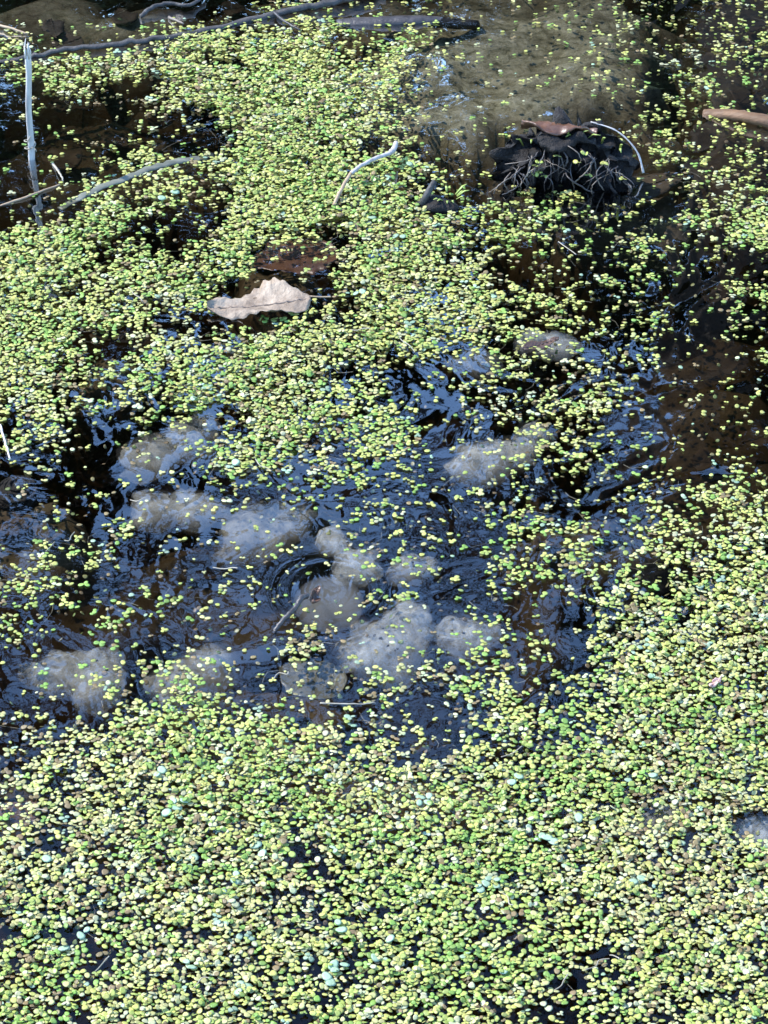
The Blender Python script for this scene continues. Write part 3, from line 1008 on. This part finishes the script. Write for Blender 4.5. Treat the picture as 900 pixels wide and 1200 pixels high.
rows = [r.replace(' ', '') for r in GRID.split('\n') if r.strip()]
DEN = np.array([[int(ch) for ch in r] for r in rows], float)
DEN[:20, 20:] *= 0.9

def density(x, y):
    px, py = pix(x, y)
    gx = np.clip(px / 30 - 0.5, 0, DEN.shape[1] - 1.001)
    gy = np.clip(py / 30 - 0.5, 0, DEN.shape[0] - 1.001)
    ix, iy = gx.astype(int), gy.astype(int)
    fx, fy = gx - ix, gy - iy
    return ((DEN[iy, ix] * (1 - fx) + DEN[iy, ix + 1] * fx) * (1 - fy) + (DEN[iy + 1, ix] * (1 - fx) + DEN[iy + 1, ix + 1] * fx) * fy) / 9

NR = 10
def frond_shape(k):
    """obovate frond, 1 long, point of attachment at x = -0.5"""
    ang = np.arange(NR) / NR * 2 * math.pi
    w = [0.40, 0.36, 0.43][k % 3]
    x = 0.5 * np.cos(ang)
    y = w * np.sin(ang) * (1 + 0.16 * np.cos(ang)) + 0.03 * (k - 1) * np.sin(2 * ang)
    top = np.stack([x, y, np.full(NR, 0.006)], 1)
    low = np.stack([x * 0.86, y * 0.84, np.full(NR, -0.03)], 1)
    mid = np.stack([x * 0.55 - 0.02, y * 0.55, 0.018 + 0.012 * np.cos(2 * ang)], 1)
    ctr = np.array([[-0.05, 0, 0.022]])
    return np.concatenate([ctr, mid, top, low])
SHAPES = [frond_shape(k) for k in range(3)]
FACES = []
for k in range(NR):
    k2 = (k + 1) % NR
    FACES.append((0, 1 + k, 1 + k2))
TRI = list(FACES)
QUAD = []
for k in range(NR):
    k2 = (k + 1) % NR
    QUAD.append((1 + k, 1 + NR + k, 1 + NR + k2, 1 + k2))
    QUAD.append((1 + NR + k, 1 + 2 * NR + k, 1 + 2 * NR + k2, 1 + NR + k2))
NV = 1 + 3 * NR

rng = np.random.default_rng(12)
rd = random.Random(12)
KEYS = list(TINTS)

# things that keep duckweed away: (x, y, rx, ry)
AVOID = [(TUS.x, TUS.y + 0.012, 0.058, 0.042)]
q = P(508, 240); AVOID.append((q.x + 0.004, q.y, 0.018, 0.014))
q = P(304, 355); AVOID.append((q.x, q.y, 0.036, 0.022))
q = P(888, 967); AVOID.append((q.x, q.y, 0.014, 0.013))
q = P(655, 397); AVOID.append((q.x, q.y, 0.018, 0.010))
q = P(770, 956); AVOID.append((q.x, q.y, 0.010, 0.008))
q = P(385, 690); AVOID.append((q.x, q.y, 0.022, 0.022))

def scatter():
    x0, x1, y0, y1 = -0.62, 0.62, 1.16, 3.05
    n = int(210000 * (x1 - x0) * (y1 - y0))
    X = rng.uniform(x0, x1, n)
    Y = rng.uniform(y0, y1, n)
    keep = np.abs(X) < 0.20 + 0.155 * Y
    X, Y = X[keep], Y[keep]
    c = density(X, Y)
    c = np.where(Y < P(450, 900).y, np.minimum(1, c + 0.10), c)     # the mat closes up towards this bank
    n1 = fbm(X * 38, Y * 38, 50, 3)
    n2 = vnoise(X * 95, Y * 95, 60)
    w = 0.16 + 1.5 * c * (1 - c)
    ce = np.clip(c + (1.9 * (n1 - 0.5) * 0.75 + 0.8 * (n2 - 0.5)) * w, 0.0, 1)
    ce = np.where(c > 0.02, np.maximum(ce, 0.22 * c), 0)
    u = np.clip((ce - 0.40) / 0.62, 0, 1)
    p = 0.62 * u * u * (3 - 2 * u) + 0.045 * ce + 0.062 * c * (c < 0.62)
    ok = rng.uniform(0, 1, len(X)) < p
    for (ax, ay, rx, ry) in AVOID:
        ok &= ((X - ax) / rx) ** 2 + ((Y - ay) / ry) ** 2 > 1
    X, Y, c = X[ok], Y[ok], c[ok]
    hue = fbm(X * 9, Y * 9, 71, 3)
    cell = 0.006
    H = {}
    plants = []
    def free(x, y, r):
        i, j = int(x // cell), int(y // cell)
        for a in (i - 1, i, i + 1):
            for b in (j - 1, j, j + 1):
                for (u, v, s) in H.get((a, b), ()):
                    if (x - u) ** 2 + (y - v) ** 2 < (0.5 * (r + s)) ** 2:
                        return False
        return True
    for x, y, cc, hh in zip(X.tolist(), Y.tolist(), c.tolist(), hue.tolist()):
        nf = rd.choices((1, 2, 3, 4), (0.24, 0.36, 0.28, 0.12) if cc > 0.45 else (0.48, 0.33, 0.15, 0.04))[0]
        base = rd.uniform(0, 6.283)
        sz = 0.0043 * rd.uniform(0.62, 1.28) * (1.03 if cc > 0.6 else 0.82 + 0.32 * cc)
        fr = []
        for k in range(nf):
            th = base + (0, 2.2, -2.1, 3.6)[k] + rd.uniform(-0.35, 0.35)
            L = sz * (1 if k == 0 else rd.uniform(0.7, 1.0))
            fr.append((x + math.cos(th) * L * 0.46, y + math.sin(th) * L * 0.46, th, L))
        over = cc > 0.7 and rd.random() < 0.16
        good = over or all(free(f[0], f[1], f[3] * 0.55) for f in fr)
        if not good:
            fr = fr[:1]
            if not free(fr[0][0], fr[0][1], fr[0][3] * 0.55):
                continue
        for f in fr:
            H.setdefault((int(f[0] // cell), int(f[1] // cell)), []).append((f[0], f[1], f[3] * 0.55))
        plants.append((x, y, fr, cc, hh, over))
    return plants
PLANTS = scatter()

def tint_class(cc, hh, y, h2):
    w = [0.40, 0.18, 0.12, 0.08, 0.06]
    near = min(1, max(0, (2.0 - y) / 0.5))
    w[2] += 0.10 * near
    w[4] += 0.05 * near
    w[0] += 0.15 * (1 - near)
    g = min(1, max(0, (hh - 0.50) / 0.12))       # patches of younger, greener plants
    w[1] += 0.45 * g
    w[3] += 0.35 * g
    o = min(1, max(0, (h2 - 0.48) / 0.12))       # patches of ageing, straw-coloured plants
    w[2] += 0.75 * o * (0.35 + 0.65 * near)
    w[4] += 0.25 * o * (0.35 + 0.65 * near)
    return rd.choices(range(5), w)[0], o * (0.3 + 0.7 * near)

def pose(tiltsd, z, th, L):
    """rotation matrix (numpy) of a floating frond"""
    ax, ay = rd.gauss(0, tiltsd), rd.gauss(0, tiltsd)
    ax, ay = max(-0.75, min(0.75, ax)), max(-0.75, min(0.75, ay))
    return Matrix.Rotation(th, 3, 'Z') @ Matrix.Rotation(ax, 3, 'X') @ Matrix.Rotation(ay, 3, 'Y')

# the plants that show largest become things of their own
def show(pl):
    x, y, fr = pl[:3]
    px, py = pix(x, y)
    if not (8 < px < 892 and 12 < py < 1192):
        return 0
    d2 = x * x + y * y + CAM_H ** 2
    return sum(f[3] ** 2 for f in fr) / d2 * CAM_H / math.sqrt(d2)
order = sorted(range(len(PLANTS)), key=lambda i: -show(PLANTS[i]))
single = set(order[:255])

frond_meshes = {}
def frond_mesh(shape, key):
    if (shape, key) not in frond_meshes:
        me = mesh_np('frond', SHAPES[shape] * 0.005, TRI + QUAD)
        me.materials.append(M[key])
        frond_meshes[(shape, key)] = me
    return frond_meshes[(shape, key)]

BIG = [(385, 915), (493, 938), (502, 944), (600, 920), (608, 913), (195, 956), (207, 950), (216, 942), (190, 906), (300, 994), (307, 1004),
       (227, 1009), (276, 1036), (225, 1137), (281, 1157), (290, 1161), (400, 1093), (457, 1104), (440, 1126), (391, 1135), (383, 1148),
       (388, 1155), (570, 1039), (563, 1046), (581, 1042), (573, 1033), (752, 1033), (742, 1037), (641, 985), (649, 990), (635, 983),
       (678, 962), (590, 1142), (856, 656), (425, 345), (463, 280), (436, 258), (40, 360), (750, 762), (820, 690), (765, 912), (268, 895),
       (95, 1100), (75, 1115), (55, 1010), (480, 195), (455, 210), (276, 545), (190, 235), (205, 228)]
COUNT = {1: 'one rounded frond', 2: 'a pair of rounded fronds', 3: 'three joined fronds', 4: 'four joined fronds'}
def plant_object(pl, key, name='duckweed_plant', label=None, cat='duckweed', group='large duckweed plants of the floating mat', z=0.0, shape=None, tilt=0.14):
    x, y, fr, cc = pl[:4]
    t = empty(name, (x, y, z))
    if label is None:
        qx, qy = pix(x, y)
        by = near(qx, qy)
        if any(math.hypot(qx - u, (qy - v) * 1.4) < 24 for u, v in BIG):
            where = 'beside a broad blue-green frond'
        else:
            where = 'near ' + by if by else 'in the thick floating mat'
        label = 'large %s duckweed plant with %s %s' % (key, COUNT[len(fr)], where)
    tag(t, label, cat, group)
    for k, (fx, fy, th, L) in enumerate(fr):
        o = obj('frond', frond_mesh(rd.randint(0, 2) if shape is None else shape, key), None, t, (fx - x, fy - y, 0.0006 + 0.0005 * k))
        o.rotation_euler = pose(tilt, z, th, L).to_euler()
        s = L / 0.005
        o.scale = (s, s, s)

VERT, TINT = [], []
def add_frond(fx, fy, z, th, L, tilt, colr):
    Rm = np.array(pose(tilt, z, th, L))
    v = SHAPES[rd.randint(0, 2)] * L
    v = v @ Rm.T
    v[:, 0] += fx
    v[:, 1] += fy
    v[:, 2] += z
    VERT.append(v)
    TINT.append(colr)

def stuff_mesh(name, label):
    global VERT, TINT
    n = len(VERT)
    v = np.concatenate(VERT).astype(np.float32)
    tri, quad = np.array(TRI), np.array(QUAD)
    off = np.arange(n)[:, None, None] * NV
    tv = (tri[None] + off).reshape(n, -1)
    qv = (quad[None] + off).reshape(n, -1)
    loops = np.concatenate([tv, qv], 1).ravel().astype(np.int32)
    per = np.array([3] * len(tri) + [4] * len(quad), np.int32)
    tot = np.tile(per, n)
    start = np.concatenate([[0], np.cumsum(tot)[:-1]]).astype(np.int32)
    me = bpy.data.meshes.new(name)
    me.vertices.add(len(v))
    me.vertices.foreach_set('co', v.ravel())
    me.loops.add(len(loops))
    me.loops.foreach_set('vertex_index', loops)
    me.polygons.add(len(tot))
    me.polygons.foreach_set('loop_start', start)
    me.polygons.foreach_set('loop_total', tot)
    me.update(calc_edges=True)
    me.shade_smooth()
    at = me.attributes.new('tint', 'FLOAT_COLOR', 'POINT')
    cc = np.repeat(np.array(TINT, np.float32), NV, 0)
    at.data.foreach_set('color', np.concatenate([cc, np.ones((len(cc), 1), np.float32)], 1).ravel())
    o = obj(name, me, M['frond'])
    tag(o, label, 'duckweed', kind='stuff')
    VERT, TINT = [], []

H2 = fbm(np.array([p[0] for p in PLANTS]) * 11 + 5, np.array([p[1] for p in PLANTS]) * 11, 83, 3)
for i, pl in enumerate(PLANTS):
    x, y, fr, cc, hh, over = pl
    ci, old = tint_class(cc, hh, y, float(H2[i]))
    tilt = 0.05 + 0.13 * cc
    if i in single:
        plant_object(pl, KEYS[ci], tilt=tilt)
        continue
    base = TINTS[KEYS[ci]]
    g = rd.uniform(0.75, 1.15)
    if rd.random() < 0.018:
        base = (0.38, 0.52, 0.34)
    elif rd.random() < 0.04 + 0.10 * old:
        base = (0.30, 0.22, 0.10)
    for k, (fx, fy, th, L) in enumerate(fr):
        z = 0.0005 + 0.0006 * rd.random() + (0.0016 * rd.random() + 0.0008 if over else 0) + 0.0012 * cc * rd.random()
        s = g * rd.uniform(0.86, 1.12)
        add_frond(fx, fy, z, th, L, tilt * (1.8 if over else 1), tuple(min(0.85, b * s * rd.uniform(0.95, 1.05)) for b in base))
n_float = len(VERT)
stuff_mesh('duckweed', 'floating mat of countless small yellow-green duckweed fronds')

# dull drowned fronds hanging below the mat
n = 110000
X = rng.uniform(-0.6, 0.6, n)
Y = rng.uniform(1.16, 3.0, n)
c = density(X, Y)
ok = (rng.uniform(0, 1, n) < 1.0 * c ** 2) & (np.abs(X) < 0.20 + 0.155 * Y)
for x, y in zip(X[ok].tolist(), Y[ok].tolist()):
    g = rd.uniform(0.6, 1.1)
    b = rd.choice([(0.30, 0.30, 0.10), (0.38, 0.34, 0.16), (0.26, 0.19, 0.10), (0.22, 0.29, 0.09)])
    add_frond(x, y, -rd.uniform(0.001, 0.008), rd.uniform(0, 6.3), 0.0044 * rd.uniform(0.6, 1.05), 0.4, tuple(k * g for k in b))
stuff_mesh('drowned_duckweed', 'dull olive duckweed fronds drowned just below the floating mat')

# fronds caught on the tussock
rt = random.Random(3)
for k in range(11):
    a = rt.uniform(-0.055, 0.06)
    zz = 0.030 * (1 - (a / 0.075) ** 2) * rt.uniform(0.3, 1.0) + 0.004
    x, y = TUS.x + a, TUS.y - 0.030 + zz * 0.35
    L = 0.0052
    th = rt.uniform(0, 6.3)
    pl = (x, y, [(x, y, th, L), (x + 0.003, y - 0.002, th + 2, L * 0.9)], 0.5)
    plant_object(pl, rt.choice(['yellow-green', 'lime green']), label='stranded duckweed plant caught on the roots of the sedge tussock',
                 group='duckweed stranded on the tussock', z=zz, tilt=0.4)

# greater duckweed: larger blue-green fronds among the small ones
for k, (px_, py_) in enumerate(BIG):
    q = P(px_, py_)
    L = rt.uniform(0.0062, 0.0088)
    th = rt.uniform(0, 6.3)
    fr = [(q.x, q.y, th, L)]
    if rt.random() < 0.35:
        fr.append((q.x + math.cos(th + 2) * L * 0.8, q.y + math.sin(th + 2) * L * 0.8, th + 2, L * 0.75))
    plant_object((q.x, q.y, fr, 0.8), 'bluish', 'greater_duckweed', ('lone' if len(fr) == 1 else 'twin') + ' broad blue-green duckweed frond ' + ('near ' + near(px_, py_) if near(px_, py_) else 'deep in the thick yellow-green mat'),
                 'duckweed', 'broad blue-green duckweed fronds', 0.0022, tilt=0.16)

# hair roots and rotting threads tangled below the mat
hm = MB()
rh = random.Random(8)
for k in range(1500):
    x, y = rh.uniform(-0.45, 0.45), rh.uniform(1.3, 2.9)
    if float(density(np.array([x]), np.array([y]))[0]) < 0.3:
        continue
    a = rh.uniform(0, 6.3)
    L = rh.uniform(0.008, 0.022)
    z0 = -rh.uniform(0.001, 0.006)
    p = Vector((x, y, z0))
    d = Vector((math.cos(a), math.sin(a), 0)) * L
    e = Vector((-d.y, d.x, 0)) * rh.uniform(-0.3, 0.3)
    hm.tube([p, p + d * 0.35 + e, p + d * 0.7 + e * 0.6, p + d], 0.00018, 3, cap=False)
o = hm.build('root_threads', M['fibre'])
tag(o, 'fine pale root threads tangled under the duckweed mat', 'roots', kind='stuff')
print('fronds', n_float, 'plants', len(PLANTS))
